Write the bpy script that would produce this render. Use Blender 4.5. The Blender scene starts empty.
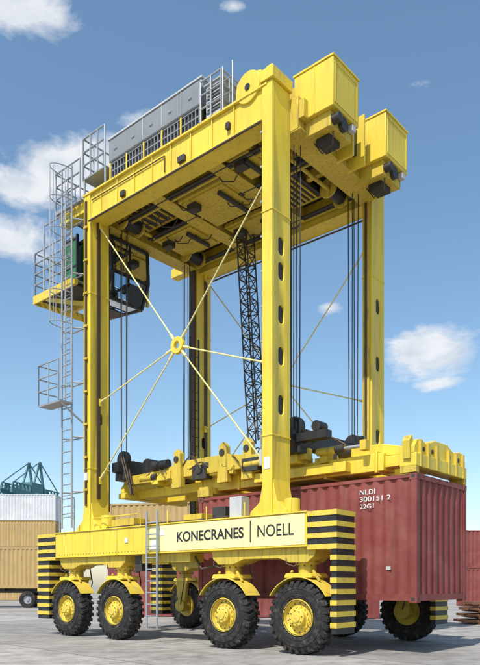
import bpy, bmesh, math, random
from mathutils import Vector, Matrix
random.seed(7)
S=bpy.context.scene
try:
    S.view_settings.view_transform='Standard'; S.view_settings.look='None'; S.view_settings.exposure=0
except Exception as e: print(e)

# ---------------------------------------------------------------- materials
def newmat(name):
    m=bpy.data.materials.new(name); m.use_nodes=True
    nt=m.node_tree; b=nt.nodes['Principled BSDF']
    return m,nt,b
def paint(name,col,rough=0.45,metal=0.0,dirt=0.25,dirtcol=(0.12,0.09,0.06),scale=1.5,streak=True,bump=0.02,spec=0.5,var=0.12,speck=0.0,fade=None):
    m,nt,b=newmat(name); N=nt.nodes; L=nt.links
    tc=N.new('ShaderNodeTexCoord')
    mp=N.new('ShaderNodeMapping'); mp.inputs['Scale'].default_value=(scale*3,scale*3,scale*0.35) if streak else (scale,)*3
    L.new(tc.outputs['Object'],mp.inputs['Vector'])
    n1=N.new('ShaderNodeTexNoise'); n1.inputs['Scale'].default_value=1.6; n1.inputs['Detail'].default_value=8; n1.inputs['Roughness'].default_value=0.65
    L.new(mp.outputs[0],n1.inputs['Vector'])
    r1=N.new('ShaderNodeValToRGB'); r1.color_ramp.elements[0].position=0.50; r1.color_ramp.elements[1].position=0.78
    L.new(n1.outputs['Fac'],r1.inputs['Fac'])
    mul=N.new('ShaderNodeMath'); mul.operation='MULTIPLY'; mul.inputs[1].default_value=dirt
    L.new(r1.outputs['Color'],mul.inputs[0])
    n2=N.new('ShaderNodeTexNoise'); n2.inputs['Scale'].default_value=0.9; n2.inputs['Detail'].default_value=5
    L.new(tc.outputs['Object'],n2.inputs['Vector'])
    hs=N.new('ShaderNodeHueSaturation'); hs.inputs['Color'].default_value=(*col,1)
    mr=N.new('ShaderNodeMapRange'); mr.inputs[1].default_value=0.3; mr.inputs[2].default_value=0.7
    mr.inputs[3].default_value=1-var; mr.inputs[4].default_value=1+var*0.5
    L.new(n2.outputs['Fac'],mr.inputs[0]); L.new(mr.outputs[0],hs.inputs['Value'])
    src=hs.outputs[0]
    if fade:
        nf=N.new('ShaderNodeTexNoise'); nf.inputs['Scale'].default_value=1.3; nf.inputs['Detail'].default_value=9; nf.inputs['Roughness'].default_value=.7
        L.new(tc.outputs['Object'],nf.inputs['Vector'])
        rf=N.new('ShaderNodeValToRGB'); rf.color_ramp.elements[0].position=.42; rf.color_ramp.elements[1].position=.66; L.new(nf.outputs[0],rf.inputs[0])
        mf=N.new('ShaderNodeMixRGB'); mf.inputs['Color2'].default_value=(*fade,1); ff=N.new('ShaderNodeMath'); ff.operation='MULTIPLY'; ff.inputs[1].default_value=.6
        L.new(rf.outputs[0],ff.inputs[0]); L.new(ff.outputs[0],mf.inputs[0]); L.new(src,mf.inputs[1]); src=mf.outputs[0]
    mx=N.new('ShaderNodeMixRGB'); mx.inputs['Color2'].default_value=(*dirtcol,1)
    L.new(mul.outputs[0],mx.inputs['Fac']); L.new(src,mx.inputs['Color1'])
    out=mx.outputs[0]
    if speck:
        n5=N.new('ShaderNodeTexNoise'); n5.inputs['Scale'].default_value=14; n5.inputs['Detail'].default_value=6; n5.inputs['Roughness'].default_value=.7
        L.new(tc.outputs['Object'],n5.inputs['Vector'])
        r5=N.new('ShaderNodeValToRGB'); r5.color_ramp.elements[0].position=.64; r5.color_ramp.elements[1].position=.70; L.new(n5.outputs[0],r5.inputs[0])
        f5=N.new('ShaderNodeMath'); f5.operation='MULTIPLY'; f5.inputs[1].default_value=speck; L.new(r5.outputs[0],f5.inputs[0])
        m5=N.new('ShaderNodeMixRGB'); m5.inputs['Color2'].default_value=(.10,.045,.02,1); L.new(f5.outputs[0],m5.inputs[0]); L.new(out,m5.inputs[1]); out=m5.outputs[0]
    L.new(out,b.inputs['Base Color'])
    b.inputs['Metallic'].default_value=metal
    rr=N.new('ShaderNodeMapRange'); rr.inputs[3].default_value=rough-0.08; rr.inputs[4].default_value=min(1,rough+0.2)
    L.new(n1.outputs['Fac'],rr.inputs[0]); L.new(rr.outputs[0],b.inputs['Roughness'])
    b.inputs['Specular IOR Level'].default_value=spec
    if bump:
        bp=N.new('ShaderNodeBump'); bp.inputs['Strength'].default_value=0.15; bp.inputs['Distance'].default_value=bump
        L.new(n2.outputs['Fac'],bp.inputs['Height']); L.new(bp.outputs[0],b.inputs['Normal'])
    return m
YEL=paint('yellow_paint',(0.76,0.57,0.05),0.42,dirt=0.5,dirtcol=(.30,.20,.07),speck=.22)
YEL2=paint('yellow_paint_grimy',(0.60,0.44,0.045),0.5,dirt=0.85,scale=3,speck=.6)
YRIM=paint('yellow_wheel_paint',(0.70,0.52,0.06),0.5,dirt=0.7,dirtcol=(.22,.17,.10),scale=4,streak=False,speck=.4)
PALE=paint('pale_rod_paint',(0.76,0.67,0.28),0.45,dirt=0.2)
CREAM=paint('cream_panel',(0.76,0.69,0.36),0.4,dirt=0.2)
BLK=paint('black_paint',(0.016,0.016,0.018),0.45,dirt=0.3,dirtcol=(0.1,0.09,0.08))
GRY=paint('grey_enclosure',(0.23,0.245,0.26),0.45,dirt=0.35)
LGRY=paint('light_grey_box',(0.50,0.51,0.51),0.4,dirt=0.3)
GALV=paint('galvanised_steel',(0.38,0.40,0.42),0.45,metal=0.5,dirt=0.3)
DARK=paint('dark_machinery',(0.035,0.033,0.03),0.5,dirt=0.4,dirtcol=(0.10,0.07,0.04))
RAIL=paint('guide_rail_steel',(0.09,0.06,0.04),0.5,metal=0.4,dirt=0.5)
ROPE=paint('wire_rope',(0.04,0.04,0.045),0.5,metal=0.3,dirt=0.1,bump=0)
RUB=paint('tyre_rubber',(0.022,0.021,0.021),0.75,dirt=0.75,dirtcol=(0.15,0.135,0.115),scale=4,streak=False,spec=0.3)
RED=paint('container_red',(0.215,0.040,0.034),0.62,dirt=0.6,dirtcol=(0.085,0.034,0.022),scale=1.8,speck=.8,fade=(.29,.10,.08),var=.2)
TAN=paint('container_tan',(0.46,0.31,0.11),0.55,dirt=0.5,dirtcol=(0.2,0.11,0.05),speck=.5,fade=(.42,.31,.17))
WHT=paint('container_white',(0.60,0.61,0.62),0.5,dirt=0.3)
BLU=paint('container_blue',(0.05,0.13,0.24),0.5,dirt=0.3)
RUST=paint('rusty_steel',(0.20,0.085,0.04),0.8,dirt=0.6,scale=4)
TEAL=paint('crane_teal',(0.055,0.18,0.20),0.5,dirt=0.1)
WTXT=paint('white_marking',(0.72,0.72,0.72),0.5,dirt=0.35)
HAZE=paint('distant_grey',(0.30,0.34,0.38),0.8,dirt=0.1)
VEST=paint('dark_green_panel',(0.03,0.16,0.06),0.5,dirt=0.2)
def glass(name,col,a):
    m,nt,b=newmat(name); N=nt.nodes; L=nt.links
    tr=N.new('ShaderNodeBsdfTransparent'); tr.inputs[0].default_value=(*col,1)
    gl=N.new('ShaderNodeBsdfGlossy'); gl.inputs['Roughness'].default_value=0.03; gl.inputs[0].default_value=(0.8,0.85,0.9,1)
    fr=N.new('ShaderNodeFresnel'); fr.inputs[0].default_value=1.6
    mx=N.new('ShaderNodeMixShader'); L.new(fr.outputs[0],mx.inputs[0]); L.new(tr.outputs[0],mx.inputs[1]); L.new(gl.outputs[0],mx.inputs[2])
    L.new(mx.outputs[0],N['Material Output'].inputs[0]); return m
GLS=glass('tinted_glass',(0.38,0.50,0.54),0.5)

# ---------------------------------------------------------------- mesh accumulator
class A:
    def __init__(s): s.v=[]; s.f=[]
    def hexa(s,p):
        n=len(s.v); s.v+= [tuple(q) for q in p]
        for f in [(0,3,2,1),(4,5,6,7),(0,1,5,4),(1,2,6,5),(2,3,7,6),(3,0,4,7)]: s.f.append(tuple(n+i for i in f))
    def box(s,u0,u1,v0,v1,z0,z1):
        if v0>v1: v0,v1=v1,v0
        if u0>u1: u0,u1=u1,u0
        s.hexa([(u0,v0,z0),(u1,v0,z0),(u1,v1,z0),(u0,v1,z0),(u0,v0,z1),(u1,v0,z1),(u1,v1,z1),(u0,v1,z1)])
    def beam(s,p0,p1,w,h,up=(0,0,1)):
        p0=Vector(p0);p1=Vector(p1); d=(p1-p0).normalized(); up=Vector(up)
        if abs(d.dot(up))>0.98: up=Vector((1,0,0))
        a=d.cross(up).normalized()*w/2; b=a.cross(d).normalized()*h/2
        s.hexa([p0-a-b,p0+a-b,p0+a+b,p0-a+b,p1-a-b,p1+a-b,p1+a+b,p1-a+b])
    def cyl(s,p0,p1,r,n=10,r1=None):
        p0=Vector(p0);p1=Vector(p1); d=(p1-p0).normalized(); up=Vector((0,0,1))
        if abs(d.dot(up))>0.98: up=Vector((1,0,0))
        a=d.cross(up).normalized(); b=a.cross(d).normalized(); r1=r if r1 is None else r1
        k=len(s.v)
        for i in range(n):
            t=2*math.pi*i/n; s.v.append(tuple(p0+(a*math.cos(t)+b*math.sin(t))*r))
        for i in range(n):
            t=2*math.pi*i/n; s.v.append(tuple(p1+(a*math.cos(t)+b*math.sin(t))*r1))
        for i in range(n): s.f.append((k+i,k+(i+1)%n,k+n+(i+1)%n,k+n+i))
        s.f.append(tuple(k+i for i in range(n))[::-1]); s.f.append(tuple(k+n+i for i in range(n)))
    def path(s,pts,r,n=8):
        for a,b in zip(pts,pts[1:]): s.cyl(a,b,r,n)
    def lathe(s,c,prof,n=40,axis='y'):
        k=len(s.v); c=Vector(c)
        for (r,y) in prof:
            for i in range(n):
                t=2*math.pi*i/n
                if axis=='y': s.v.append((c.x+r*math.cos(t),c.y+y,c.z+r*math.sin(t)))
                else: s.v.append((c.x+r*math.cos(t),c.y+r*math.sin(t),c.z+y))
        for j in range(len(prof)-1):
            for i in range(n):
                s.f.append((k+j*n+i,k+j*n+(i+1)%n,k+(j+1)*n+(i+1)%n,k+(j+1)*n+i))
    def prism(s,poly,v0,v1):
        n=len(poly);k=len(s.v)
        for (u,z) in poly: s.v.append((u,v0,z))
        for (u,z) in poly: s.v.append((u,v1,z))
        for i in range(n): s.f.append((k+i,k+(i+1)%n,k+n+(i+1)%n,k+n+i))
        s.f.append(tuple(k+i for i in range(n))[::-1]); s.f.append(tuple(k+n+i for i in range(n)))
    def prismu(s,poly,u0,u1):
        n=len(poly);k=len(s.v)
        for (v,z) in poly: s.v.append((u0,v,z))
        for (v,z) in poly: s.v.append((u1,v,z))
        for i in range(n): s.f.append((k+i,k+(i+1)%n,k+n+(i+1)%n,k+n+i))
        s.f.append(tuple(k+i for i in range(n))[::-1]); s.f.append(tuple(k+n+i for i in range(n)))
    def arc(s,c,r0,r1,a0,a1,v0,v1,n=14):
        for i in range(n):
            t0=math.radians(a0+(a1-a0)*i/n); t1=math.radians(a0+(a1-a0)*(i+1)/n)
            P=lambda r,t,v:(c[0]+r*math.cos(t),v,c[1]+r*math.sin(t))
            s.hexa([P(r0,t0,v0),P(r0,t0,v1),P(r0,t1,v1),P(r0,t1,v0),P(r1,t0,v0),P(r1,t0,v1),P(r1,t1,v1),P(r1,t1,v0)])
    def mesh(s,name,mat):
        me=bpy.data.meshes.new(name); me.from_pydata(s.v,[],s.f)
        bm=bmesh.new(); bm.from_mesh(me); bmesh.ops.recalc_face_normals(bm,faces=bm.faces)
        for f in bm.faces: f.smooth=True
        for e in bm.edges:
            if len(e.link_faces)==2:
                if e.calc_face_angle(0)>math.radians(32): e.smooth=False
            else: e.smooth=False
        bm.to_mesh(me); bm.free(); me.materials.append(mat); return me
    def obj(s,name,mat,parent=None,bevel=0):
        o=bpy.data.objects.new(name,s.mesh(name,mat)); S.collection.objects.link(o)
        if parent: o.parent=parent
        if bevel:
            m=o.modifiers.new('bevel','BEVEL'); m.width=bevel; m.segments=2; m.limit_method='ANGLE'; m.angle_limit=math.radians(40)
        return o
def empty(name,loc=(0,0,0),rz=0):
    e=bpy.data.objects.new(name,None); e.location=loc; e.rotation_euler=(0,0,rz); S.collection.objects.link(e); e.empty_display_size=0.3; return e
def text(body,name,mat,parent,u0,u1,v,z0,h=None,bold=0.0,ext=0.003):
    c=bpy.data.curves.new(name,'FONT'); c.body=body; c.size=1; c.offset=bold; c.extrude=ext
    t=bpy.data.objects.new(name+'_tmp',c); S.collection.objects.link(t)
    bpy.context.view_layer.update()
    dg=bpy.context.evaluated_depsgraph_get(); me=bpy.data.meshes.new_from_object(t.evaluated_get(dg))
    bpy.data.objects.remove(t)
    xs=[q.co.x for q in me.vertices]; ys=[q.co.y for q in me.vertices]
    sx=(u1-u0)/(max(xs)-min(xs)); sy=sx if h is None else h/(max(ys)-min(ys))
    x0=min(xs);y0=min(ys)
    for q in me.vertices:
        x,y,z=q.co; q.co=(u0+(x-x0)*sx, v-z, z0+(y-y0)*sy)
    me.materials.clear(); me.materials.append(mat)
    o=bpy.data.objects.new(name,me); S.collection.objects.link(o); o.parent=parent; return o

ANG=-math.atan2(0.656,0.7547)
ORG=(1.157,13.78,0)
def M2W(u,v,z=0):
    return (1.157+.7547*u+.656*v, 13.78-.656*u+.7547*v, z)
W=5.08
SC=empty('straddle_carrier',ORG,ANG)

# ---------------------------------------------------------------- wheels
tyre=A()
tyre.lathe((0,0,0),[(.36,.07),(.385,.03),(.42,.008),(.50,-.008),(.60,-.002),(.675,.022),(.715,.06),(.73,.12),(.733,.215),(.73,.31),(.715,.37),(.675,.408),(.60,.432),(.5,.438),(.40,.42),(.36,.36),(.36,.07)],64)
tyre.lathe((0,0,0),[(.455,-.002),(.46,-.012),(.468,-.012),(.473,-.003)],64); tyre.lathe((0,0,0),[(.585,-.004),(.59,-.013),(.60,-.012),(.605,-.002)],64)
def Q(r,yy,tt): return (r*math.cos(tt),yy,r*math.sin(tt))
for i in range(28):
    for sd in (0,1):
        t=2*math.pi*(i+0.5*sd)/28; dt=0.062
        ya,yb=(0.012,0.235) if sd==0 else (0.418,0.195)
        sk=0.10
        tyre.hexa([Q(.70,ya,t-dt),Q(.70,ya,t+dt),Q(.71,yb,t+dt+sk),Q(.71,yb,t-dt+sk),
                   Q(.752,ya+(.03 if sd==0 else -.03),t-dt*.85),Q(.752,ya+(.03 if sd==0 else -.03),t+dt*.85),Q(.762,yb,t+dt*.85+sk),Q(.762,yb,t-dt*.85+sk)])
        y2=-.004 if sd==0 else .434; y3=.05 if sd==0 else .38
        tyre.hexa([Q(.64,y2,t-dt*.6),Q(.64,y2,t+dt*.6),Q(.64,y3,t+dt*.6),Q(.64,y3,t-dt*.6),
                   Q(.735,ya,t-dt),Q(.735,ya,t+dt),Q(.735,y3,t+dt),Q(.735,y3,t-dt)])
tyre_me=tyre.mesh('tyre',RUB)
rim=A()
rim.lathe((0,0,0),[(.365,.06),(.38,.02),(.372,.004),(.352,.006),(.343,.03),(.335,.09),(.315,.105),(.27,.10),(.262,.075),(.20,.07),(.185,.05),(.182,-.02),(.165,-.035),(.10,-.04),(.095,-.06),(.0,-.065)],40)
rim.lathe((0,0,0),[(.37,.36),(.30,.33),(.2,.30),(.0,.30)],32)
for i in range(14):
    t=2*math.pi*i/14; rim.cyl((.232*math.cos(t),.085,.232*math.sin(t)),(.232*math.cos(t),.045,.232*math.sin(t)),.018,6)
rim_me=rim.mesh('rim',YRIM)
dk=A()
for i in range(8):
    t=2*math.pi*i/8; dk.cyl((.145*math.cos(t),-.03,.145*math.sin(t)),(.145*math.cos(t),-.05,.145*math.sin(t)),.012,6)
for i in range(14):
    t=2*math.pi*(i+.5)/14; dk.cyl((.30*math.cos(t),.12,.30*math.sin(t)),(.30*math.cos(t),.096,.30*math.sin(t)),.016,8)
dk.lathe((0,0,0),[(.345,.028),(.352,.0035),(.362,.0035),(.362,.02)],40)
dk_me=dk.mesh('hub_bolts',DARK)
WU=[0,-2.05,-5.9,-8.0]
k=0
for side in (0,1):
    for u in WU:
        k+=1
        for me,nm in ((tyre_me,'tyre'),(rim_me,'wheel_rim'),(dk_me,'hub_bolts')):
            o=bpy.data.objects.new(f'{nm}_{k}',me); S.collection.objects.link(o); o.parent=SC
            ph=k*1.37
            if side==0: o.location=(u,0,.755); o.rotation_euler=(0,ph,0)
            else: o.location=(u,W,.755); o.rotation_euler=(0,ph,math.pi)

# ---------------------------------------------------------------- sills, bogies, bumpers
Y=A(); YB=A(); K=A(); R=A(); LG=A(); GB=A(); YG=A(); RP=A(); PR=A()
def mv(side,v): return v if side==0 else W-v
ZB0,ZB1=2.22,2.88
for side in (0,1):
    m=lambda v:mv(side,v)
    Y.box(-8.5,.24,m(0.0),m(.75),ZB0,ZB1)
    Y.box(-8.5,.24,m(-.03),m(.78),ZB1,ZB1+.03); Y.box(-8.5,.24,m(-.03),m(.78),ZB0-.03,ZB0)
    for pr in ((WU[0],WU[1]),(WU[2],WU[3])):
        a,b=min(pr),max(pr)
        YB.prism([(a-.42,ZB0-.03),(b+.42,ZB0-.03),(b+.36,ZB0-.22),(b+.2,ZB0-.34),(b-.25,ZB0-.34),(b-.55,ZB0-.24),(a+.55,ZB0-.24),(a+.25,ZB0-.34),(a-.2,ZB0-.34),(a-.36,ZB0-.22)],m(.08),m(.66))
    for u in WU:
        YB.lathe((u,m(.37),0),[(.0,1.90),(.25,1.90),(.25,1.84),(.19,1.82),(.19,1.62),(.0,1.62)],24,axis='z')
        for i in range(10):
            t=2*math.pi*i/10; D0=(u+.222*math.cos(t),m(.37)+.222*math.sin(t))
            R.cyl((D0[0],D0[1],1.80),(D0[0],D0[1],1.84),.016,6)
        Y.prism([(u-.30,1.66),(u+.30,1.66),(u+.34,1.60),(u+.34,1.565),(u-.34,1.565),(u-.34,1.60)],m(.02),m(.62))
        YB.prism([(u-.26,1.60),(u+.26,1.60),(u+.16,.95),(u+.14,.66),(u-.14,.66),(u-.16,.95)],m(.47),m(.60))
        YB.cyl((u,m(.40),.755),(u,m(.68),.755),.2,20)
        YG.arc((u,.755),.82,.835,32,148,m(-.01),m(.45),18)
        for du in (-.42,.42):
            YB.beam((u+du*.6,m(.2),1.72),(u+du,m(.2),1.50),.05,.05)
        R.path([(u+.22,m(.66),1.9),(u+.25,m(.72),1.5),(u+.12,m(.70),1.0),(u+.05,m(.68),.8)],.018)
        R.path([(u-.35,m(.1),2.0),(u-.30,m(.04),1.86),(u-.12,m(.06),1.80),(u-.05,m(.14),1.9)],.014)
    for (ua,ub,u2) in ((.245,.95,.80),(-8.505,-9.42,-8.82)):
        n=22; h=(2.90-.46)/n
        for i in range(n):
            z0=.46+i*h; z1=z0+h
            low=z1<2.15
            x0,x1=(u2,ub) if low else (ua,ub)
            if i%2: YG.box(x0,x1,m(-.005),m(.70),z0+.006,z1-.006)
            else:   K.box(x0+(.012 if ub>0 else -.012)*(0 if not low else 1),x1-(.02 if ub>0 else -.02),m(.015),m(.68),z0-.006,z1+.006)
LEG_R=(-1.04,-.76); LEG_L=(-7.38,-7.08)
ZT=12.05
for side in (0,1):
    m=lambda v:mv(side,v)
    for (a,b) in (LEG_R,LEG_L):
        Y.prism([(a-.38,ZB1+.03),(b+.38,ZB1+.03),(b+.34,ZB1+.14),(b+.10,ZB1+.32),(b+.03,ZB1+.62),(b+.0,ZB1+.8),(a-.0,ZB1+.8),(a-.03,ZB1+.62),(a-.10,ZB1+.32),(a-.34,ZB1+.14)],m(.18),m(.755))
        if (a,b)==LEG_R:
            YB.box(a+.05,b-.05,m(.80),m(.84),ZB1+.6,ZT-.5)
            R.box(a+.11,b-.11,m(.841),m(.86),ZB1+.6,ZT-.5)
        else:
            R.box(a+.05,b-.05,m(.80),m(.86),ZB1+.6,ZT-.5)
    a,b=LEG_L
    R.box(b+.004,b+.05,m(.36),m(.46),3.8,ZT-.6)
    R.box(a+.10,a+.17,m(.146),m(.11),3.6,ZT-.1)
    for i in range(9): YB.box(a+.06,a+.21,m(.148),m(.09),4.0+i*.9,4.06+i*.9)
HD=A()
def leg(a,b,v0,v1,name,slots,uface):
    t=A(); t.box(a,b,v0,v1,ZB1+.03,ZT+.12); o=t.obj(name,YEL,SC)
    c=A(); vc=(v0+v1)/2
    for (zc,hh) in slots:
        pts=[];R0=.10
        for i in range(12): 
            th=math.pi*i/11; pts.append((vc+R0*math.cos(th),zc+hh+R0*math.sin(th)))
        for i in range(12):
            th=math.pi+math.pi*i/11; pts.append((vc+R0*math.cos(th),zc-hh+R0*math.sin(th)))
        c.prismu(pts,uface-.2,uface+.05)
        HD.prismu([(vc+(p[0]-vc)*.99,zc+(p[1]-zc)*.99) for p in pts],uface-.19,uface-.035)  # black plug just inside the slot, painted shade for the unlit hollow leg
    co=c.obj('cut_tmp',YEL,SC)
    md=o.modifiers.new('b','BOOLEAN'); md.operation='DIFFERENCE'; md.object=co; md.solver='EXACT'
    bpy.context.view_layer.update()
    dg=bpy.context.evaluated_depsgraph_get(); me=bpy.data.meshes.new_from_object(o.evaluated_get(dg))
    o.modifiers.clear(); o.data=me; bpy.data.objects.remove(co)
    mb=o.modifiers.new('bevel','BEVEL'); mb.width=.012; mb.segments=2; mb.limit_method='ANGLE'
    return o
sl=[(8.72,.10),(8.18,.10),(7.25,.10),(6.35,.10),(5.3,.12)]
leg(*LEG_R,.15,.785,'leg_1',sl,LEG_R[1])
leg(*LEG_R,W-.785,W-.15,'leg_2',[(8.7,.1),(7.2,.1),(5.3,.1)],LEG_R[1])
leg(*LEG_L,.15,.785,'leg_3',[(6.0,.08)],LEG_L[1])
leg(*LEG_L,W-.785,W-.15,'leg_4',[(6.0,.08)],LEG_L[1])
HD.obj('leg_slot_shade',BLK,SC)
for side in (0,1):
    m=lambda v:mv(side,v)
    for (a,b) in (LEG_R,LEG_L):
        for z in (4.6,9.4):
            Y.box(a-.015,b+.015,m(.135),m(.80),z,z+.03)
CP=A(); CP.box(-4.5,.2,-.012,-.002,ZB0+.02,ZB1-.02); CP.obj('name_panel',CREAM,SC)
text('KONECRANES','maker_lettering',BLK,SC,-3.50,-1.42,-.016,2.44,.24,bold=.02)
text('NOELL','brand_lettering',BLK,SC,-1.03,-.07,-.016,2.44,.25,bold=.0)
dv=A(); dv.box(-1.24,-1.215,-.018,-.0125,2.34,2.80); dv.obj('lettering_divider',BLK,SC)
st=A(); st.prism([(-4.15,2.62),(-3.93,2.62),(-4.04,2.82)],-.02,-.0125); st.box(-5.42,-5.3,-.02,-.002,2.5,2.62); st.box(-4.42,-4.22,-.02,-.0125,2.3,2.5); st.box(-.98,-.82,.14,.149,3.9,4.15); st.box(-7.3,-7.17,.10,.149,4.3,4.5); st.obj('warning_stickers',WTXT,SC)

# ---------------------------------------------------------------- brace rods
for side in (0,1):
    v=mv(side,.45)
    hub=(-3.95,v,7.32)
    ends=[(LEG_R[0],v,10.45),(LEG_L[1],v,11.35),(LEG_R[0],v,3.9),(LEG_L[1],v,4.3),(LEG_R[0],v,6.25),(LEG_L[1],v,6.45)]
    for e in ends:
        d=(Vector(e)-Vector(hub)).normalized()
        PR.cyl(Vector(hub)+d*.15,e,.018,10)
        PR.cyl(Vector(hub)+d*.16,Vector(hub)+d*.42,.034,10)
        PR.cyl(Vector(e)-d*.3,e,.032,10)
        Y.box(e[0]-.08 if e[0]>-4 else e[0],e[0] if e[0]>-4 else e[0]+.08,v-.05,v+.05,e[2]-.1,e[2]+.1)
    Y.lathe(hub,[(.10,-.05),(.21,-.05),(.21,.05),(.10,.05),(.10,-.05)],24)

# ---------------------------------------------------------------- top frame
D=A()
for side in (0,1):
    m=lambda v:mv(side,v)
    Y.box(LEG_L[1]+.002,LEG_R[0]-.002,m(.17),m(.62),11.42,12.08)
    Y.box(LEG_L[0]-1.2,LEG_L[0]-.002,m(.2),m(.5),11.75,12.05)
    Y.box(LEG_L[1],LEG_R[0],m(.10),m(.67),12.081,12.11)
    Y.box(LEG_L[1],LEG_R[0],m(.12),m(.67),11.39,11.419)
    for i in range(8): Y.box(-6.6+i*.68,-6.585+i*.68,m(.13),m(.168),11.425,12.078)
    R.path([(LEG_L[1],m(.10),11.34),(LEG_R[0],m(.10),11.34)],.025)
    for (u,z,s_) in ((-5.75,11.50,.16),(-3.6,11.50,.22),(-2.05,11.62,.10)):
        D.box(u,u+s_,m(.09),m(.168),z,z+.14)
    R.path([(-7.0,m(.14),11.9),(-4.1,m(.14),11.9),(-4.1,m(.14),11.5)],.014)
for (a,b,z0,z1) in ((-1.02,-.55,11.35,12.06),(-7.36,-7.1,11.5,12.06),(-3.2,-2.9,11.55,12.06),(-5.3,-5.0,11.55,12.06)):
    YB.box(a,b,.79,W-.79,z0,z1)
    YB.box(a-.06,b+.06,.80,W-.80,z0-.03,z0-.001)
for v in (1.25,2.0,3.05,3.8):
    YB.box(-7.1,-1.03,v-.07,v+.07,11.72,12.04)
    K.box(-7.0,-1.1,v+.09,v+.17,11.80,11.9)
for (u0,u1,v0,v1,z) in ((-2.8,-2.0,.85,1.9,11.6),(-4.9,-3.3,1.35,2.9,11.55),(-6.9,-5.4,2.3,3.6,11.58),(-4.9,-3.4,3.2,4.2,11.62)):
    YB.box(u0,u1,v0,v1,z,z+.12); YB.box(u0+.08,u1-.08,v0+.08,v1-.08,z-.05,z-.001)
    D.box(u0+.2,u0+.5,v0+.15,v0+.4,z-.22,z-.052)
    D.cyl((u1-.3,v0+.2,z-.12),(u1-.3,v1-.2,z-.12),.06,10)
for (u0,u1,v0,v1,z) in ((-6.9,-5.4,.85,1.9,11.66),(-2.8,-1.9,2.3,3.7,11.66)):
    D.box(u0,u1,v0,v1,z,z+.12)
    for q in range(6): YB.box(u0+(u1-u0)*q/6,u0+(u1-u0)*q/6+.04,v0,v1,z-.05,z-.001)
K.box(-6.9,-1.1,.8,W-.8,11.93,11.96)
for v in (1.0,2.1,4.1):
    D.cyl((-6.9,v,11.55),(-1.1,v,11.55),.04,8)
    D.cyl((-6.9,v+.1,11.55),(-1.1,v+.1,11.55),.025,8)
    YB.cyl((-6.9,v+.2,11.57),(-1.1,v+.2,11.57),.035,8)
for i in range(16):
    u=random.uniform(-6.6,-1.5); v=random.uniform(.9,4.1); D.path([(u,v,11.6),(u+.1,v+.1,11.4),(u+.3,v+.3,11.42),(u+.5,v+.3,11.6)],.016,6)
for u in (-1.55,-6.75):
    YB.cyl((u,1.3,11.58),(u,3.78,11.58),.05,12)
    for v in (1.3,3.78):
        K.cyl((u,v-.28,11.62),(u,v+.28,11.62),.18,20)
        YB.cyl((u,v-.32,11.62),(u,v-.28,11.62),.26,20); YB.cyl((u,v+.28,11.62),(u,v+.32,11.62),.26,20)
YG.box(-7.4,-.9,.13,W-.13,12.112,12.16)
for i in range(14):
    u=-7.2+i*.46
    YB.box(u,u+.05,.8,W-.8,12.0,12.108)
# engine house: louvred base and grey cover, with yellow frame posts
GR=A(); GR.box(-6.30,-2.85,.16,4.6,12.62,13.22); GR.obj('engine_house_cover',GRY,SC,bevel=.04)
GT=A(); GT.box(-6.32,-2.83,.14,4.62,13.221,13.26)
for i in range(4): GT.box(-6.3+.69*(i+1),-6.285+.69*(i+1),.148,.1595,12.66,13.2)
for i in range(5): GT.cyl((-6.05+.69*i,.14,12.9),(-5.93+.69*i,.14,12.9),.012,6)
GT.box(-2.845,-2.83,.4,1.3,12.7,13.1)
GT.obj('engine_house_trim',LGRY,SC)
K.box(-6.25,-2.9,.24,4.5,12.165,12.615)
for i in range(28):
    u=-6.23+i*.12
    GB.box(u,u+.022,.2,.237,12.18,12.59)
GB.box(-6.27,-2.88,.195,.238,12.165,12.20); GB.box(-6.27,-2.88,.195,.238,12.58,12.61); GB.box(-6.27,-2.88,.195,.199,12.38,12.41)
for i in range(6):
    u=-6.28+i*.672; Y.box(u,u+.05,.17,.194,12.17,12.61)
YB.cyl((-6.65,1.0,12.2),(-6.65,1.0,13.1),.09,12); K.cyl((-6.65,1.0,13.0),(-6.65,1.0,13.45),.07,12)
LG.box(-2.75,-2.25,.2,.95,12.165,12.95); LG.box(-2.8,-2.2,.16,1.0,12.952,13.0)
for i in range(8): D.box(-2.7,-2.3,.19,.199,12.28+i*.08,12.32+i*.08)
for side in (0,1):
    m=lambda v:mv(side,v)
    Y.cyl((-1.42,m(.12),12.28),(-1.42,m(.5),12.28),.34,28)
    Y.prism([(-1.78,12.12),(-1.06,12.12),(-1.06,12.50),(-1.42,12.60),(-1.78,12.28)],m(.14),m(.48))
    K.cyl((-1.42,m(.118),12.28),(-1.42,m(.10),12.28),.07,16)
    Y.box(-1.06,-.70,m(.10),m(.80),12.18,12.42)
    Y.prism([(-1.02,12.42),(-.74,12.42),(-.80,12.54),(-.96,12.54)],m(.2),m(.7))
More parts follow.
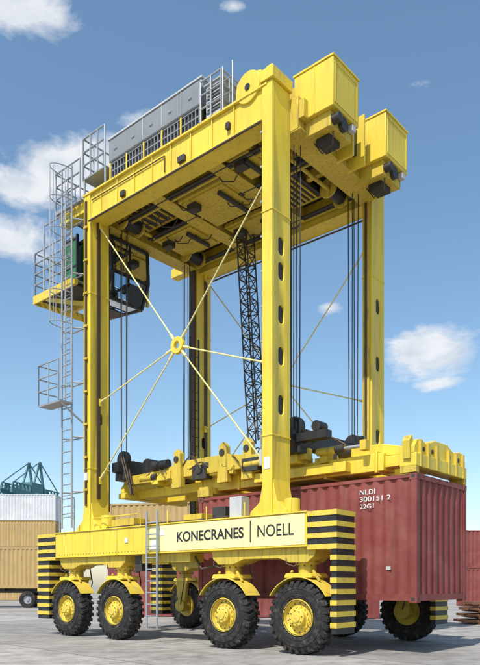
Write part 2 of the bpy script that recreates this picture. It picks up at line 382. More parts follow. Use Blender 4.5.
for (v0,v1) in ((.95,1.97),(3.2,4.27)):
    b=A(); b.box(-.77,.25,v0,v1,11.58,12.62); b.obj('hoist_gear_box',YEL,SC,bevel=.015)
    b=A(); b.box(-.79,.27,v0-.02,v1+.02,12.621,12.66); b.box(.252,.262,v0+.05,v1-.05,11.66,11.68);b.box(.252,.262,v0+.05,v1-.05,12.5,12.52)
    b.box(-.25,-.22,v0-.01,v0-.001,11.60,12.6)
    for vv in (v0+.06,v1-.08): b.box(.252,.262,vv,vv+.02,11.685,12.495)
    b.obj('hoist_gear_box_trim',YEL,SC)
    YB.box(-.55,.12,v0+.1,v1-.1,11.25,11.578); D.cyl((.0,v0+.2,11.4),(.3,v0+.2,11.4),.10,14)
    K.box(-.4,-.05,v0+.3,v1-.3,11.12,11.25)
    D.cyl((.13,(v0+v1)/2,11.42),(.22,(v0+v1)/2,11.42),.14,16)
    YB.box(-1.6,-.78,v0+.1,v1-.1,12.17,12.5)
    LG.box(.13,.25,v1-.25,v1-.11,11.42,11.56)
    R.path([(.05,v0+.3,11.26),(.0,v0+.35,11.0),(-.3,v0+.4,10.95),(-.56,v0+.4,11.33)],.016,6)
YB.box(-.548,-.40,.80,W-.80,11.55,11.95)
D.box(-.54,-.3,2.1,3.05,11.6,12.2); Y.box(-.56,-.1,2.3,2.36,11.3,12.5); Y.box(-.56,-.1,2.8,2.86,11.3,12.5)
YB.box(-7.9,-7.40,.52,W-.52,11.7,12.04)

# ---------------------------------------------------------------- railings, ladders, platforms
def railing(acc,pts,h,r=.018,rails=(1.0,.55),step=.9):
    for a,b in zip(pts,pts[1:]):
        a=Vector(a);b=Vector(b); L=(b-a).length; n=max(1,round(L/step))
        for i in range(n+1):
            p=a+(b-a)*i/n; acc.cyl(p,p+Vector((0,0,h)),r,8)
        for k in rails: acc.cyl(a+Vector((0,0,h*k)),b+Vector((0,0,h*k)),r,8)
def ladder(acc,p0,p1,w,dirw,step=.3,r=.018,rr=.012):
    p0=Vector(p0);p1=Vector(p1);d=Vector(dirw).normalized()*w/2
    acc.cyl(p0-d,p1-d,r,8);acc.cyl(p0+d,p1+d,r,8)
    n=int((p1-p0).length/step)
    for i in range(1,n):
        p=p0+(p1-p0)*i/n; acc.cyl(p-d,p+d,rr,6)
def cage(acc,u,v,z0,z1,rad=.36,sgn=-1):
    n=int((z1-z0)/.8); rings=[]
    for i in range(n+1):
        z=z0+(z1-z0)*i/n; ring=[]
        for j in range(9):
            t=math.pi*j/8; ring.append((u+rad*.85*math.cos(t),v+sgn*rad*1.9*math.sin(t),z))
        acc.path(ring,.013,6); rings.append(ring)
    for j in (1,3,4,5,7): acc.path([rg[j] for rg in rings],.010,6)
GV=A()
ladder(GV,(-7.78,-.12,3.0),(-7.78,-.12,12.95),.46,(1,0,0),r=.026,rr=.016)
ladder(GV,(-8.02,.10,6.5),(-8.02,.10,12.7),.30,(1,0,0),r=.022,rr=.012)
cage(GV,-7.78,-.12,8.6,12.85,.28)
for z in (4,5.5,7,8.5,10,11.5): 
    GV.cyl((-7.56,-.12,z),(-7.38,.16,z),.02,6); GV.cyl((-8.0,-.12,z),(-7.9,.16,z),.02,6); GV.cyl((-7.9,.16,z),(-7.38,.16,z),.02,6)
GV.box(-8.5,-7.5,-.55,-.14,6.38,6.43); railing(GV,[(-7.55,-.55,6.43),(-8.5,-.55,6.43),(-8.5,.1,6.43)],1.1,r=.02,rails=(1,.66,.33),step=.45)
GV.beam((-7.5,-.5,6.36),(-7.4,.14,5.9),.04,.04)
railing(GV,[(-8.45,.1,ZB1+.03),(-7.75,.1,ZB1+.03)],.95)
for i in range(20): GV.box(-8.6+.06*i,-8.585+.06*i,.1,2.7,12.06,12.10)
GV.box(-8.62,-7.42,.06,.10,12.02,12.12); GV.box(-8.62,-8.6,.1,2.7,12.02,12.12)
railing(GV,[(-7.45,.08,12.1),(-8.6,.08,12.1),(-8.6,2.7,12.1)],1.1,r=.022,rails=(1,.66,.33),step=.6)
GV.box(-7.38,-6.4,.12,1.2,12.56,12.60)
for (u,v) in ((-7.33,.15),(-6.42,.15),(-7.33,1.15),(-6.42,1.15)): GV.cyl((u,v,12.17),(u,v,12.6),.03,8)
railing(GV,[(-6.42,.13,12.6),(-7.36,.13,12.6),(-7.36,1.15,12.6)],1.1,r=.024,rails=(1,.66,.33),step=.32)
railing(GV,[(-2.85,.12,12.12),(-2.2,.12,12.12),(-2.2,.95,12.12)],.95,r=.022,rails=(1,.66,.33),step=.3)
ladder(GV,(-2.02,.14,12.12),(-2.02,.14,13.1),.30,(1,0,0),r=.02)
for i in range(32): GV.box(-9.6+.06*i,-9.585+.06*i,.02,1.0,9.93,9.97)
railing(GV,[(-7.75,.02,9.97),(-9.58,.02,9.97),(-9.58,1.9,9.97)],1.25,r=.022,rails=(1,.75,.5,.25),step=.45)
railing(GV,[(-8.15,.02,9.97),(-9.1,.02,9.97)],1.9,r=.022,rails=(1,),step=.9)
YG.box(-9.62,-7.7,-.02,.02,9.72,9.95); YG.box(-9.62,-9.58,.02,1.9,9.72,9.95); YG.box(-9.58,-7.6,.022,.12,9.78,9.925); 
YG.box(-9.3,-7.5,.95,1.05,9.65,9.92); YG.beam((-9.0,.06,9.72),(-7.5,.5,9.3),.1,.1)
K.box(-9.5,-7.8,.14,.93,9.84,9.925)
for (u,v) in ((-9.2,1.05),(-9.2,2.5),(-7.55,2.62)): YB.box(u-.04,u+.04,v-.04,v+.04,9.9,12.02)
prof=[(-9.0,9.92),(-7.62,9.78),(-7.32,10.45),(-7.36,11.40),(-7.72,11.68),(-9.0,11.68)]
CB=A(); v0,v1=1.08,2.45
for i in range(6):
    a=prof[i];b=prof[(i+1)%6]
    for v in (v0,v1): CB.beam((a[0],v,a[1]),(b[0],v,b[1]),.075,.075)
    CB.beam((a[0],v0,a[1]),(a[0],v1,a[1]),.075,.075)
CB.box(-9.0,-7.75,v0,v1,11.68,11.76); CB.prism([(-9.0,9.86),(-8.3,9.79),(-8.3,9.83),(-9.0,9.90)],v0,v1)
for v in (v0,v1): CB.beam((-8.25,v,9.86),(-8.25,v,11.68),.06,.06); CB.beam((-9,v,10.7),(-8.25,v,10.7),.06,.06)
CB.beam((-7.34,(v0+v1)/2,10.45),(-7.36,(v0+v1)/2,11.4),.05,.05)
CB.box(-8.7,-8.25,1.5,2.05,10.2,10.35); CB.box(-8.8,-8.68,1.5,2.05,10.3,11.05); CB.cyl((-8.45,1.78,9.9),(-8.45,1.78,10.2),.06,10)
CB.box(-8.2,-7.95,1.35,1.5,10.35,10.55); CB.box(-8.2,-7.95,2.1,2.25,10.35,10.55)
CB.obj('cab_frame',BLK,SC)
GL=A()
def quad(acc,p): k=len(acc.v); acc.v+=p; acc.f.append((k,k+1,k+2,k+3))
for i in range(1,4):
    a=prof[i];b=prof[i+1]; quad(GL,[(a[0],v0,a[1]),(b[0],v0,b[1]),(b[0],v1,b[1]),(a[0],v1,a[1])])
a,b=prof[0],prof[1]; quad(GL,[(-8.25,v0,9.84),(b[0],v0,b[1]),(b[0],v1,b[1]),(-8.25,v1,9.84)])
for v in (v0,v1):
    k=len(GL.v)
    GL.v+=[(p[0],v,p[1]) for p in prof]; GL.f.append(tuple(range(k,k+6)))
GL.obj('cab_glazing',GLS,SC)
gg=A(); gg.box(-9.35,-8.82,.93,.96,10.3,11.75); gg.obj('cab_door_panel',VEST,SC)
gf=A()
for u in (-9.4,-8.78): gf.box(u-.03,u+.03,.91,.98,9.97,11.9)
gf.box(-9.4,-8.78,.91,.98,11.76,11.82); gf.box(-9.4,-8.78,.91,.98,10.22,10.28); gf.box(-9.35,-8.82,.915,.929,10.95,11.0); gf.obj('door_frame',BLK,SC)
K.box(-7.9,-7.42,1.2,2.3,11.77,12.0)
ladder(GV,(-4.3,-.09,.38),(-4.3,-.09,ZB1+.35),.38,(1,0,0),step=.27,r=.026,rr=.018)
for z in (2.3,2.8): GV.cyl((-4.5,-.09,z),(-4.5,0,z),.018,6); GV.cyl((-4.1,-.09,z),(-4.1,0,z),.018,6)

for side in (0,1):
    m=lambda v:mv(side,v)
    Y.cyl((-6.55,m(.35),ZB1+.02),(-6.55,m(.35),ZB1+.42),.19,20)
    YB.box(-6.1,-5.2,m(.1),m(.65),ZB1+.031,ZB1+.26)
    LG.box(-1.95,-1.6,m(.12),m(.4),ZB1+.031,ZB1+.50)
    D.box(-2.5,-2.1,m(.15),m(.5),ZB1+.031,ZB1+.32); YB.box(-3.4,-2.8,m(.1),m(.6),ZB1+.031,ZB1+.2)
    Y.cyl((-.42,m(.4),ZB1+.02),(-.42,m(.4),ZB1+.36),.17,20)
    for u in (-6.9,-4.9,-3.9,-2.6,-1.45,-.2): 
        Y.cyl((u,m(.06),ZB1),(u,m(.06),ZB1+.34),.018,6)
    Y.cyl((-6.9,m(.06),ZB1+.34),(-5.0,m(.06),ZB1+.34),.016,6)
    R.path([(-6.3,m(.1),ZB1+.05),(-5.1,m(.12),ZB1+.07),(-3.5,m(.1),ZB1+.05),(-2.0,m(.12),ZB1+.06)],.025)
    YB.box(-4.9,-3.2,m(.12),m(.6),ZB0-.25,ZB0-.031)
    D.box(-5.2,-4.95,m(.15),m(.5),ZB0-.45,ZB0-.05)
    R.path([(-3.2,m(.3),2.1),(-2.9,m(.2),1.8),(-2.6,m(.3),1.85),(-2.3,m(.5),2.0)],.025)
    R.path([(-4.9,m(.3),2.0),(-5.2,m(.2),1.75),(-5.5,m(.3),1.8)],.025)
    for u in (-8.0,-6.9,-5.75,-4.62): R.box(u,u+.008,m(-.003),m(0.001),ZB0+.01,ZB1-.01)
    for i in range(30): R.cyl((-8.3+i*.125,m(-.012),ZB0+.05),(-8.3+i*.125,m(0),ZB0+.05),.010,6)

def lattice(acc,p0,p1,w,d,n,r=.022):
    p0=Vector(p0);p1=Vector(p1); X=Vector((w/2,0,0)); Yv=Vector((0,d/2,0))
    cs=[X+Yv,X-Yv,-X-Yv,-X+Yv]
    for c in cs: acc.cyl(p0+c,p1+c,r,6)
    for i in range(n):
        a=p0+(p1-p0)*i/n; b=p0+(p1-p0)*(i+1)/n
        for j in range(4):
            c0=cs[j];c1=cs[(j+1)%4]
            acc.cyl(a+c0,a+c1,r*.7,5)
            if i%2: acc.cyl(a+c0,b+c1,r*.7,5)
            else: acc.cyl(a+c1,b+c0,r*.7,5)
LT=A()
lattice(LT,(-4.6,3.75,11.6),(-4.15,3.75,5.5),.36,.34,18)
ladder(LT,(-6.95,4.05,3.0),(-6.95,4.05,9.2),.36,(0,1,0),step=.28,r=.03)
LT.obj('cable_mast',DARK,SC)

# ---------------------------------------------------------------- ropes and lifting frame
for u in (-1.0,-7.05):
    for v in (1.3,3.78):
        for (du,dv_) in ((-.15,0),(.15,0),(-.05,.12),(.05,-.12)): RP.cyl((u+du,v+dv_,11.6),(u+du*.8,v+dv_,4.95),.0125,6)
    K.prismu([(.98,4.62),(.98,4.88),(1.5,4.98),(3.6,4.98),(4.1,4.88),(4.1,4.62),(3.6,4.56),(1.5,4.56)],u-.14,u+.14)
    for v in (1.3,3.78):
        K.cyl((u,v-.06,5.0),(u,v+.06,5.0),.24,24); K.prism([(u-.17,4.8),(u+.17,4.8),(u+.10,5.2),(u-.10,5.2)],v-.1,v-.07); K.prism([(u-.17,4.8),(u+.17,4.8),(u+.10,5.2),(u-.10,5.2)],v+.07,v+.1)
        D.box(u-.22,u+.22,v-.14,v+.14,4.40,4.62)
for (u,v) in ((-2.9,3.6),): 
    for q in (0,.08): RP.cyl((u+q,v,11.6),(u+q,v,4.6),.012,6)
for v in (1.55,3.55):
    YB.prism([(-7.2,4.28),(-7.2,4.52),(-5.5,4.56),(-4.8,4.70),(-3.2,4.70),(-2.5,4.58),(-.8,4.54),(-.8,4.28)],v-.14,v+.14)
YB.box(-5.2,-4.95,1.7,3.4,4.3,4.6); YB.box(-3.0,-2.75,1.7,3.4,4.3,4.6)
YS=A()
YS.box(-4.4,1.0,1.74,2.24,3.86,4.24); YS.box(-4.4,1.0,2.84,3.34,3.86,4.24)
YS.box(-7.15,1.62,1.82,2.16,3.93,4.17) ; YS.box(-7.15,1.62,2.92,3.26,3.93,4.17)
YS.box(-2.4,.2,1.50,3.58,3.90,4.12)
for u in (-4.4,-3.1,-1.8,-.5,.8): YS.box(u,u+.07,1.70,3.38,3.82,4.29)
YS.prism([(.1,4.242),(1.60,4.172),(1.60,4.30),(.9,4.46),(.1,4.50)],1.9,2.1); YS.prism([(.1,4.242),(1.60,4.172),(1.60,4.30),(.9,4.46),(.1,4.50)],3.0,3.2)
for (u0,u1) in ((1.60,1.97),(-7.3,-7.0)):
    YS.box(u0,u1,1.30,3.78,3.80 if u0>0 else 3.9,4.06)
    YS.prismu([(1.30,4.06),(3.78,4.06),(3.78,4.20),(3.66,4.34),(3.45,4.38),(3.25,4.30),(3.05,4.36),(2.85,4.44),(2.23,4.44),(2.03,4.36),(1.83,4.30),(1.63,4.38),(1.42,4.34),(1.30,4.20)],u0+.1,u1-.04)
YS.obj('spreader_frame',YEL,SC,bevel=.012)
ES=A()
for v in (1.5,1.85,2.25,2.83,3.2,3.58): ES.box(1.931,1.99,v-.03,v+.03,3.80,4.32)
for v in (1.32,3.66):
    ES.box(1.62,1.96,v-.02,v+.12,3.675,3.80); ES.box(-4.10,-3.7,v-.02,v+.12,3.675,3.86)
ES.box(-4.1,-3.8,1.35,3.73,3.78,3.93)
for v in (1.25,3.70):
    ES.prismu([(v,3.95),(v+.12,3.95),(v+.15,4.32),(v+.08,4.42),(v-.03,4.3)],1.70,1.86)
ES.obj('spreader_end_fittings',YEL2,SC)
SH=A()
for v in (1.7,2.1,2.95,3.4): SH.cyl((1.935,v,4.18),(1.945,v,4.18),.05,16)
SH.obj('spreader_end_hole_shade',BLK,SC)  # black discs on the solid end beam, painted shade of its holes
for i in range(44):
    u=random.uniform(-6.4,-.2); v=random.uniform(1.45,3.5); w=random.uniform(.06,.28); h=random.uniform(.08,.42); d=random.uniform(.08,.3); z=4.24
    if abs(u+1)<.2: continue
    acc=random.choice([YB,Y,D,YB,Y,LG if h<.2 else YB]); acc.box(u-w,u+w,v-d,v+d,z-random.uniform(0,.08),z+h)
    if i%3==0: acc.cyl((u,v-d-.03,z+h*.6),(u,v+d+.03,z+h*.6),min(.12,h*.4),12)
for u0,u1,v,z in ((-4.6,-3.3,1.48,4.5),(-2.6,-1.3,1.42,4.35),(-6.5,-5.3,1.45,4.40),(-.6,.6,1.6,4.42)):
    YB.cyl((u0,v,z),(u0+(u1-u0)*.6,v,z),.085,16); GV.cyl((u0+(u1-u0)*.6,v,z),(u1,v,z),.04,12); YB.box(u1-.05,u1+.1,v-.09,v+.09,z-.11,z+.11); D.cyl((u0+.7*(u1-u0)*.6,v,z),(u0+(u1-u0)*.6,v,z),.1,16)
for (u,v) in ((-3.35,1.5),(-2.55,1.5),(-4.9,1.4)):
    YB.prism([(u-.18,4.0),(u+.18,4.0),(u+.14,4.9),(u+.02,5.02),(u-.1,4.92)],v-.1,v+.06)
    D.cyl((u,v-.12,4.75),(u,v+.1,4.75),.09,14)
for i in range(14):
    u=random.uniform(-6.5,-.5); v=random.uniform(1.3,1.7); pts=[]
    du=random.uniform(.5,1.4); hh=random.uniform(.15,.4)
    for j in range(11):
        t=j/10; pts.append((u+du*t,v+.05*math.sin(t*5),4.42+hh*math.sin(math.pi*t)))
    R.path(pts,.016,6)
for (u,s) in ((-6.8,-1),(-1.1,1)):
    for v in (1.0,1.08):
        pts=[(u+.3*math.sin(t*math.pi)*s*-1+0.02*j,v,5.0-.9*math.sin(t*math.pi)-.35*t) for j,t in enumerate([i/12 for i in range(13)])]
        R.path(pts,.022,6)
GB.box(-2.0,-1.55,1.25,1.7,4.5,5.05)
K.cyl((-6.3,1.5,4.75),(-6.3,1.9,4.75),.22,20); K.cyl((-5.9,1.4,4.7),(-5.3,1.4,4.7),.12,16)
K.box(-.95,-.05,1.1,1.35,4.62,4.80); K.cyl((-.3,1.1,4.9),(-.3,1.4,4.9),.12,14); K.cyl((-.86,3.9,5.2),(-.86,3.9,4.9),.1,14)
K.box(-.9,.35,3.8,4.0,4.55,4.8)
D.cyl((-.5,2.2,4.45),(.3,2.2,4.45),.13,16)
R.path([(-1.06,.2,11.9),(-1.06,.2,3.7)],.02); R.path([(-1.07,.30,11.4),(-1.07,.30,3.9)],.016)
for i in range(10): GV.box(-1.09,-1.041,.16,.34,4.4+i*.75,4.44+i*.75)
LG.box(-1.16,-1.045,.2,.5,4.0,4.35)

Y.obj('main_structure',YEL,SC,bevel=.008); YB.obj('bogies_and_girders',YEL2,SC,bevel=.008); PR.obj('brace_rods',PALE,SC)
YG.obj('guards_yellow',YRIM,SC); K.obj('black_parts',BLK,SC); R.obj('hoses_and_rails',RAIL,SC)
LG.obj('light_cabinets',LGRY,SC,bevel=.01); GB.obj('grille_bars',GRY,SC); RP.obj('hoist_ropes',ROPE,SC)
D.obj('under_deck_machinery',DARK,SC,bevel=.01); GV.obj('ladders_and_railings',GALV,SC)

# ---------------------------------------------------------------- containers
def container(name,mat,loc,rz,Lc=6.06,Wc=2.44,H=2.59):
    e=empty(name,loc,rz); c=A()
    p=.12
    for x in (0,Lc-p):
        for y in (0,Wc-p): c.box(x,x+p,y,y+p,.12,H-.12)
    for y in (0.012,Wc-.072): c.box(p,Lc-p,y,y+.06,0.03,.17); c.box(p,Lc-p,y,y+.06,H-.08,H-.01)
    for x in (0.012,Lc-.072): c.box(x,x+.06,p,Wc-p,0.03,.17); c.box(x,x+.06,p,Wc-p,H-.11,H-.01)
    for x in (-.004,Lc-.164):
        for y in (-.004,Wc-.158):
            for z in (0,H-.122): c.box(x,x+.168,y,y+.162,z,z+.122)
    c.box(.06,Lc-.06,.06,Wc-.06,.10,.16); c.box(.06,Lc-.06,.06,Wc-.06,H-.05,H-.03)
    def wave(s0,s1):
        out=[(s0,0)]; n=max(1,round((s1-s0)/.278)); per=(s1-s0)/n
        for i in range(n):
            b=s0+i*per
            out+= [(b+per*.13,0),(b+per*.37,1),(b+per*.63,1),(b+per*.87,0)]
        out.append((s1,0)); return out
    rnd=random.Random(int(abs(loc[0])*10)%999)
    def strip(pts,ax):
        k=len(c.v); nz=9
        ph=rnd.random()*6
        for i,(x,y) in enumerate(pts):
            for j in range(nz):
                z=.17+(H-.25)*j/(nz-1)
                dd=0 if j in (0,nz-1) else .008*math.sin(x*1.7+y*1.3+ph)*math.sin(z*2.1+ph)+rnd.uniform(-.0015,.0015)
                c.v.append((x+(dd if ax==0 else 0),y+(dd if ax==1 else 0),z))
        for i in range(len(pts)-1):
            for j in range(nz-1): c.f.append((k+i*nz+j,k+(i+1)*nz+j,k+(i+1)*nz+j+1,k+i*nz+j+1))
    w=wave(p,Lc-p)
    strip([(s,.022+.04*d) for s,d in w],1); strip([(s,Wc-.022-.04*d) for s,d in w],1)
    w=wave(p,Wc-p)
    strip([(.022+.045*d,s) for s,d in w],0)
    strip([(Lc-.022-.045*d,s) for s,d in w],0)
    c.obj('container_shell',mat,e)
    h=A()
    for x in (.04,Lc-.12):
        for z in (.03,H-.09):
            h.box(x,x+.08,-.006,-.0045,z,z+.06); 
    for y in (.05,Wc-.11):
        for z in (.03,H-.09): h.box(Lc+.0045,Lc+.006,y,y+.06,z,z+.06)
    h.obj('casting_hole_shade',DARK,e); return e  # dark plates on solid castings stand in for the shade inside their holes
CU0=1.97-6.06
cc=container('shipping_container',RED,M2W(CU0,1.32,1.07),ANG)
text('NLDI','owner_code',WTXT,cc,4.76,5.12,.006,2.25,.10,bold=.0)
text('300151 2','serial_number',WTXT,cc,4.76,5.48,.006,2.10,.10,bold=.0)
text('22G1','size_code',WTXT,cc,4.76,5.09,.006,1.95,.10,bold=.0)
lb=A(); lb.box(5.38,5.48,.0,.008,.66,.73); lb.obj('data_plate',LGRY,cc)
BR=math.radians(-12)
def line(x,y,d): return (x+math.cos(BR)*d,y+math.sin(BR)*d)
for tier,mats in enumerate(((RED,RED),(TAN,TAN))):
    for i,mt in enumerate(mats):
        x,y=line(-6.1,31.3,i*6.2+(0.05*tier)); container('shipping_container',mt,(x,y,tier*2.6),BR)
for tier,mt in enumerate((TAN,TAN,TAN,WHT)):
    for i in range(3):
        container('shipping_container',mt,(-36.6+i*6.25,66+(0.08*tier),tier*2.6),math.radians(1.5))
for tier,mt in enumerate((RED,RED)):
    for i in range(3):
        container('shipping_container',(RED,BLU,WHT)[(i*2+tier)%3] if i else mt,(15.3+i*6.25,46,tier*2.6),math.radians(-3))
for i in range(16):
    for tier in range(random.choice((1,2,2,3))):
        container('shipping_container',random.choice((RED,TAN,BLU,RED)),(-14+i*6.4,150+random.uniform(-.1,.1),tier*2.6),0)
TR=empty('container_trailer',(-19.2,43.2,0),math.radians(2))
t=A()
for y in (.55,1.75): t.box(0,7.6,y,y+.15,.95,1.24)
for x in (0,2,4,6,7.4): t.box(x,x+.15,.1,2.34,1.10,1.25)
t.box(7.5,7.62,.1,2.34,.55,.7); t.obj('chassis',DARK,TR)
t=A()
for x in (1.0,2.35,5.6,6.9):
    for y0 in (.02,2.05):
        t.lathe((x,y0,.53),[(.26,.03),(.30,0),(.48,.01),(.53,.05),(.53,.27),(.48,.31),(.26,.30),(.26,.03)],28)
t.obj('trailer_tyres',RUB,TR)
t=A()
for x in (1.0,2.35,5.6,6.9):
    for y0 in (.02,2.05): t.lathe((x,y0,.53),[(.26,.04),(.22,.09),(.12,.10),(.10,.02),(0,.01)],20)
t.obj('trailer_rims',GALV,TR)
container('shipping_container',TAN,(-18.0,43.2,1.26),math.radians(2))
container('shipping_container',TAN,(-24.9,43.0,1.26),math.radians(2))
rs=A()
for j in range(4):
    for i in range(6):
        rs.beam((8.1+j*.1,24.6+i*.22,.12+j*.22),(17.5+j*.1,25.4+i*.22,.12+j*.22),.12,.09)
    for q in range(5): rs.beam((8.7+q*1.9,24.4,.03+j*.22),(8.6+q*1.9,26.2,.03+j*.22),.1,.07)
rs.obj('steel_rail_stack',RUST)
def crane(x,y,s,rz):
    e=empty('quay_crane',(x,y,0),rz); a=A()
    for lx in (-9,9):
        for ly in (-8,8): a.beam((lx,ly,0),(lx*.9,ly,46*s),1.6,1.6)
        a.beam((lx,-8,14),(lx,8,14),1.6,1.8); a.beam((lx*.92,-8,44*s),(lx*.92,8,44*s),1.6,2)
        a.beam((lx,-8,14),(lx*.9,8,44*s),.9,.9)
    for ly in (-8,8): a.beam((-9,ly,30*s),(9,ly,30*s),1.3,1.6); a.beam((-9,ly,30*s),(9,ly,44*s),.8,.8)
    for ly in (-3,3):
        a.beam((-22,ly,46*s),(20,ly,46*s),1.0,2.0)
        for i in range(14): 
            xx=-22+3*i; a.beam((xx,ly,46*s),(xx+1.5,ly,50*s),.4,.4); a.beam((xx+1.5,ly,50*s),(xx+3,ly,46*s),.4,.4)
        a.beam((-20,ly,50*s),(20,ly,50*s),.6,.6)
        a.beam((6,ly,46*s),(2,ly,63*s),1.0,1.0); a.beam((-6,ly,46*s),(2,ly,63*s),.8,.8)
        a.beam((2,ly,63*s),(-20,ly,50*s),.4,.4); a.beam((2,ly,63*s),(19,ly,50*s),.4,.4)
    a.box(-6,4,-3.5,3.5,47*s,52*s)
    a.obj('crane_structure',TEAL,e)
crane(-101,330,.98,math.radians(75)); crane(-122,345,.85,math.radians(70))
for (x,y,w,h) in ((-260,520,120,12),(60,600,180,14),(260,560,150,10)):
    e=empty('warehouse',(x,y,0),0); b=A(); b.prism([(-w/2,0),(w/2,0),(w/2,h),(0,h+3),(-w/2,h)],0,40); b.obj('shed_walls',HAZE,e)
    d=A()
    for i in range(8): d.box(-w/2+w*(i+.3)/8,-w/2+w*(i+.7)/8,-.3,-.05,0,h*.5)
    d.obj('shed_doors',GRY,e)

# ---------------------------------------------------------------- ground
g=A(); g.v=[(-2500,-300,0),(2500,-300,0),(2500,3500,0),(-2500,3500,0)]; g.f=[(0,1,2,3)]
m,nt,b=newmat('concrete_yard'); N=nt.nodes; L=nt.links
tc=N.new('ShaderNodeTexCoord')
def noise(sc,det=8,ro=.6,vec=None):
    n=N.new('ShaderNodeTexNoise'); n.inputs['Scale'].default_value=sc; n.inputs['Detail'].default_value=det; n.inputs['Roughness'].default_value=ro
    L.new(vec or tc.outputs['Object'],n.inputs['Vector']); return n
n1=noise(.22); n2=noise(2.2,10,.7); n3=noise(55,4,.7)
r=N.new('ShaderNodeValToRGB'); r.color_ramp.elements[0].position=.38; r.color_ramp.elements[0].color=(.22,.205,.185,1); r.color_ramp.elements[1].position=.60; r.color_ramp.elements[1].color=(.44,.415,.385,1)
ad=N.new('ShaderNodeMath'); ad.operation='MULTIPLY_ADD'; ad.inputs[1].default_value=.55
L.new(n2.outputs[0],ad.inputs[0]); 
h1=N.new('ShaderNodeMath'); h1.operation='MULTIPLY'; h1.inputs[1].default_value=.45; L.new(n1.outputs[0],h1.inputs[0]); L.new(h1.outputs[0],ad.inputs[2])
L.new(ad.outputs[0],r.inputs['Fac'])
sp=N.new('ShaderNodeMapRange'); sp.inputs[1].default_value=.35; sp.inputs[2].default_value=.65; sp.inputs[3].default_value=.76; sp.inputs[4].default_value=1.15
L.new(n3.outputs[0],sp.inputs[0])
mu=N.new('ShaderNodeMixRGB'); mu.blend_type='MULTIPLY'; mu.inputs[0].default_value=1; L.new(r.outputs[0],mu.inputs[1]); L.new(sp.outputs[0],mu.inputs[2])
mp=N.new('ShaderNodeMapping'); mp.inputs['Rotation'].default_value=(0,0,-ANG+.1); L.new(tc.outputs['Object'],mp.inputs[0])
wob=noise(.8,5,.6); vm=N.new('ShaderNodeVectorMath'); vm.operation='MULTIPLY_ADD'; vm.inputs[1].default_value=(.2,.2,0)
L.new(wob.outputs['Color'],vm.inputs[0]); L.new(mp.outputs[0],vm.inputs[2])
br=N.new('ShaderNodeTexBrick'); br.offset=0; br.inputs['Scale'].default_value=1; br.inputs['Brick Width'].default_value=5.2; br.inputs['Row Height'].default_value=3.6; br.inputs['Mortar Size'].default_value=.026; br.inputs['Mortar Smooth'].default_value=.3
br.inputs['Color1'].default_value=(.86,.86,.86,1); br.inputs['Color2'].default_value=(1.1,1.09,1.07,1)
L.new(vm.outputs[0],br.inputs['Vector'])
mslab=N.new('ShaderNodeMixRGB'); mslab.blend_type='MULTIPLY'; mslab.inputs[0].default_value=1; L.new(mu.outputs[0],mslab.inputs[1]); L.new(br.outputs['Color'],mslab.inputs[2])
br.inputs['Mortar'].default_value=(.9,.9,.9,1)
mx=N.new('ShaderNodeMixRGB'); mx.inputs[2].default_value=(.075,.07,.065,1); L.new(mslab.outputs[0],mx.inputs[1])
fm=N.new('ShaderNodeMath'); fm.operation='MULTIPLY'; fm.inputs[1].default_value=.8; L.new(br.outputs['Fac'],fm.inputs[0]); L.new(fm.outputs[0],mx.inputs[0])
n4=noise(.9,7,.7); r4=N.new('ShaderNodeValToRGB'); r4.color_ramp.elements[0].position=.54; r4.color_ramp.elements[1].position=.64
L.new(n4.outputs[0],r4.inputs[0]); f4=N.new('ShaderNodeMath'); f4.operation='MULTIPLY'; f4.inputs[1].default_value=.45; L.new(r4.outputs[0],f4.inputs[0])
mx2=N.new('ShaderNodeMixRGB'); mx2.inputs[2].default_value=(.14,.132,.12,1); L.new(mx.outputs[0],mx2.inputs[1]); L.new(f4.outputs[0],mx2.inputs[0])
mpl=N.new('ShaderNodeMapping'); mpl.inputs['Rotation'].default_value=(0,0,-ANG); mpl.inputs['Scale'].default_value=(.05,1.6,1); L.new(tc.outputs['Object'],mpl.inputs[0])
nl=noise(1.0,7,.6,mpl.outputs[0]); rl=N.new('ShaderNodeValToRGB'); rl.color_ramp.elements[0].position=.52; rl.color_ramp.elements[1].position=.66; L.new(nl.outputs[0],rl.inputs[0])
fl=N.new('ShaderNodeMath'); fl.operation='MULTIPLY'; fl.inputs[1].default_value=.4; L.new(rl.outputs[0],fl.inputs[0])
mx3=N.new('ShaderNodeMixRGB'); mx3.inputs[2].default_value=(.11,.105,.10,1); L.new(mx2.outputs[0],mx3.inputs[1]); L.new(fl.outputs[0],mx3.inputs[0])
L.new(mx3.outputs[0],b.inputs['Base Color']); b.inputs['Roughness'].default_value=.85; b.inputs['Specular IOR Level'].default_value=.3
bp=N.new('ShaderNodeBump'); bp.inputs['Strength'].default_value=.45; bp.inputs['Distance'].default_value=.02; L.new(n3.outputs[0],bp.inputs['Height']); L.new(bp.outputs[0],b.inputs['Normal'])
g.obj('ground',m)

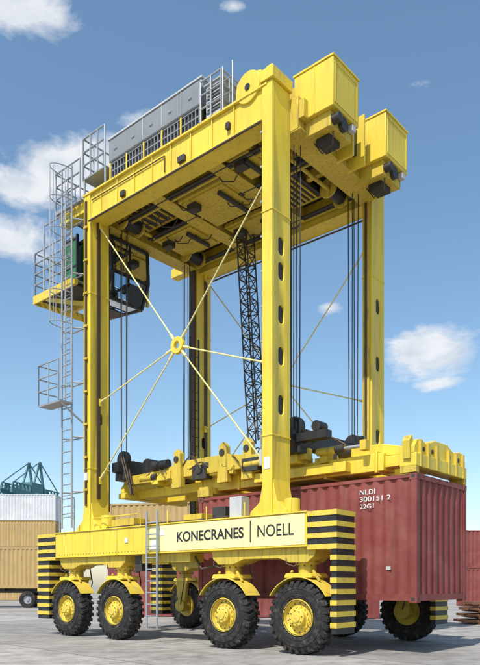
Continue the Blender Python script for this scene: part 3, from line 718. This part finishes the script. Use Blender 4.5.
# ---------------------------------------------------------------- sun + sky
el=math.radians(54); sx,sy=-.50,-.866
sd=Vector((sx*math.cos(el),sy*math.cos(el),math.sin(el))).normalized()
sl_=bpy.data.lights.new('sun','SUN'); sl_.energy=5.0; sl_.angle=math.radians(.5); sl_.color=(1,.96,.89)
so=bpy.data.objects.new('sun',sl_); S.collection.objects.link(so); so.rotation_euler=sd.to_track_quat('Z','Y').to_euler(); so.location=(-20,-20,40)
w=bpy.data.worlds.new('World'); S.world=w; w.use_nodes=True; nt=w.node_tree; N=nt.nodes; L=nt.links
bg=N['Background']; bg.inputs[1].default_value=.14
sk=N.new('ShaderNodeTexSky'); sk.sky_type='NISHITA'; sk.sun_disc=False; sk.sun_elevation=el
sk.sun_rotation=math.atan2(sx,sy)
sk.air_density=1.1; sk.dust_density=.9; sk.ozone_density=1.8
tc=N.new('ShaderNodeTexCoord'); sp=N.new('ShaderNodeSeparateXYZ'); L.new(tc.outputs['Generated'],sp.inputs[0])
def mth(op,a,b=None,c=None,clamp=False):
    n=N.new('ShaderNodeMath'); n.operation=op; n.use_clamp=clamp
    for i,x in enumerate((a,b,c)):
        if x is None: continue
        if isinstance(x,(int,float)): n.inputs[i].default_value=x
        else: L.new(x,n.inputs[i])
    return n.outputs[0]
az=mth('ARCTAN2',sp.outputs[0],sp.outputs[1]); ele=mth('ARCSINE',sp.outputs[2])
clouds=[(15,8,110,50,1.1),(80,172,120,54,1.25),(15,185,90,32,1.2),(15,238,90,34,1.1),(425,352,78,40,1.2),(440,384,45,12,.9),(330,309,24,14,.8),(232,6,22,12,.6),(408,85,50,14,.45),(150,122,60,22,.65)]
acc=None
for (x,y,rx,ry,s) in clouds:
    a0=math.atan((x-240)/679); e0=math.atan((586-y)/679*math.cos(a0))
    ra=rx/679*math.cos(a0)**2; re=ry/679*math.cos(e0)**2
    da=mth('DIVIDE',mth('SUBTRACT',az,a0),ra); de=mth('DIVIDE',mth('SUBTRACT',ele,e0),re)
    d=mth('SQRT',mth('ADD',mth('MULTIPLY',da,da),mth('MULTIPLY',de,de)))
    q=mth('MULTIPLY',mth('SUBTRACT',1.0,d,clamp=True),s)
    acc=q if acc is None else mth('MAXIMUM',acc,q)
mp=N.new('ShaderNodeMapping'); mp.inputs['Scale'].default_value=(1,1,1.9); L.new(tc.outputs['Generated'],mp.inputs[0])
nz=N.new('ShaderNodeTexNoise'); nz.inputs['Scale'].default_value=10; nz.inputs['Detail'].default_value=14; nz.inputs['Roughness'].default_value=.64; nz.inputs['Distortion'].default_value=.25
L.new(mp.outputs[0],nz.inputs['Vector'])
dens=mth('SUBTRACT',mth('ADD',mth('MULTIPLY',nz.outputs[0],2.6),mth('MULTIPLY',acc,1.5)),1.85)
mask=mth('MULTIPLY',mth('MULTIPLY',dens,1.7,clamp=True),mth('MULTIPLY',acc,4.0,clamp=True))
nz2=N.new('ShaderNodeTexNoise'); nz2.inputs['Scale'].default_value=22; nz2.inputs['Detail'].default_value=8; L.new(mp.outputs[0],nz2.inputs['Vector'])
cr=N.new('ShaderNodeValToRGB'); cr.color_ramp.elements[0].position=.35; cr.color_ramp.elements[0].color=(.72,.78,.86,1); cr.color_ramp.elements[1].position=.6; cr.color_ramp.elements[1].color=(.95,.96,.98,1)
L.new(nz2.outputs[0],cr.inputs[0])
sc=N.new('ShaderNodeMixRGB'); sc.blend_type='MULTIPLY'; sc.inputs[0].default_value=1; sc.inputs[2].default_value=(7.0,7.0,7.0,1); L.new(cr.outputs[0],sc.inputs[1])
hs=N.new('ShaderNodeHueSaturation'); hs.inputs['Saturation'].default_value=1.06; hs.inputs['Hue'].default_value=.492; hs.inputs['Value'].default_value=1.28; L.new(sk.outputs[0],hs.inputs['Color'])
mx=N.new('ShaderNodeMixRGB'); L.new(mth('MULTIPLY',mask,.9),mx.inputs[0]); L.new(hs.outputs[0],mx.inputs[1]); L.new(sc.outputs[0],mx.inputs[2])
L.new(mx.outputs[0],bg.inputs[0])

# ---------------------------------------------------------------- camera
cd=bpy.data.cameras.new('camera'); co=bpy.data.objects.new('camera',cd); S.collection.objects.link(co)
co.location=(0,0,1.4); co.rotation_euler=(math.radians(90),0,0)
cd.sensor_fit='HORIZONTAL'; cd.sensor_width=36; cd.lens=36*679/480; cd.shift_y=253.5/480; cd.clip_end=6000; cd.clip_start=.1
S.camera=co
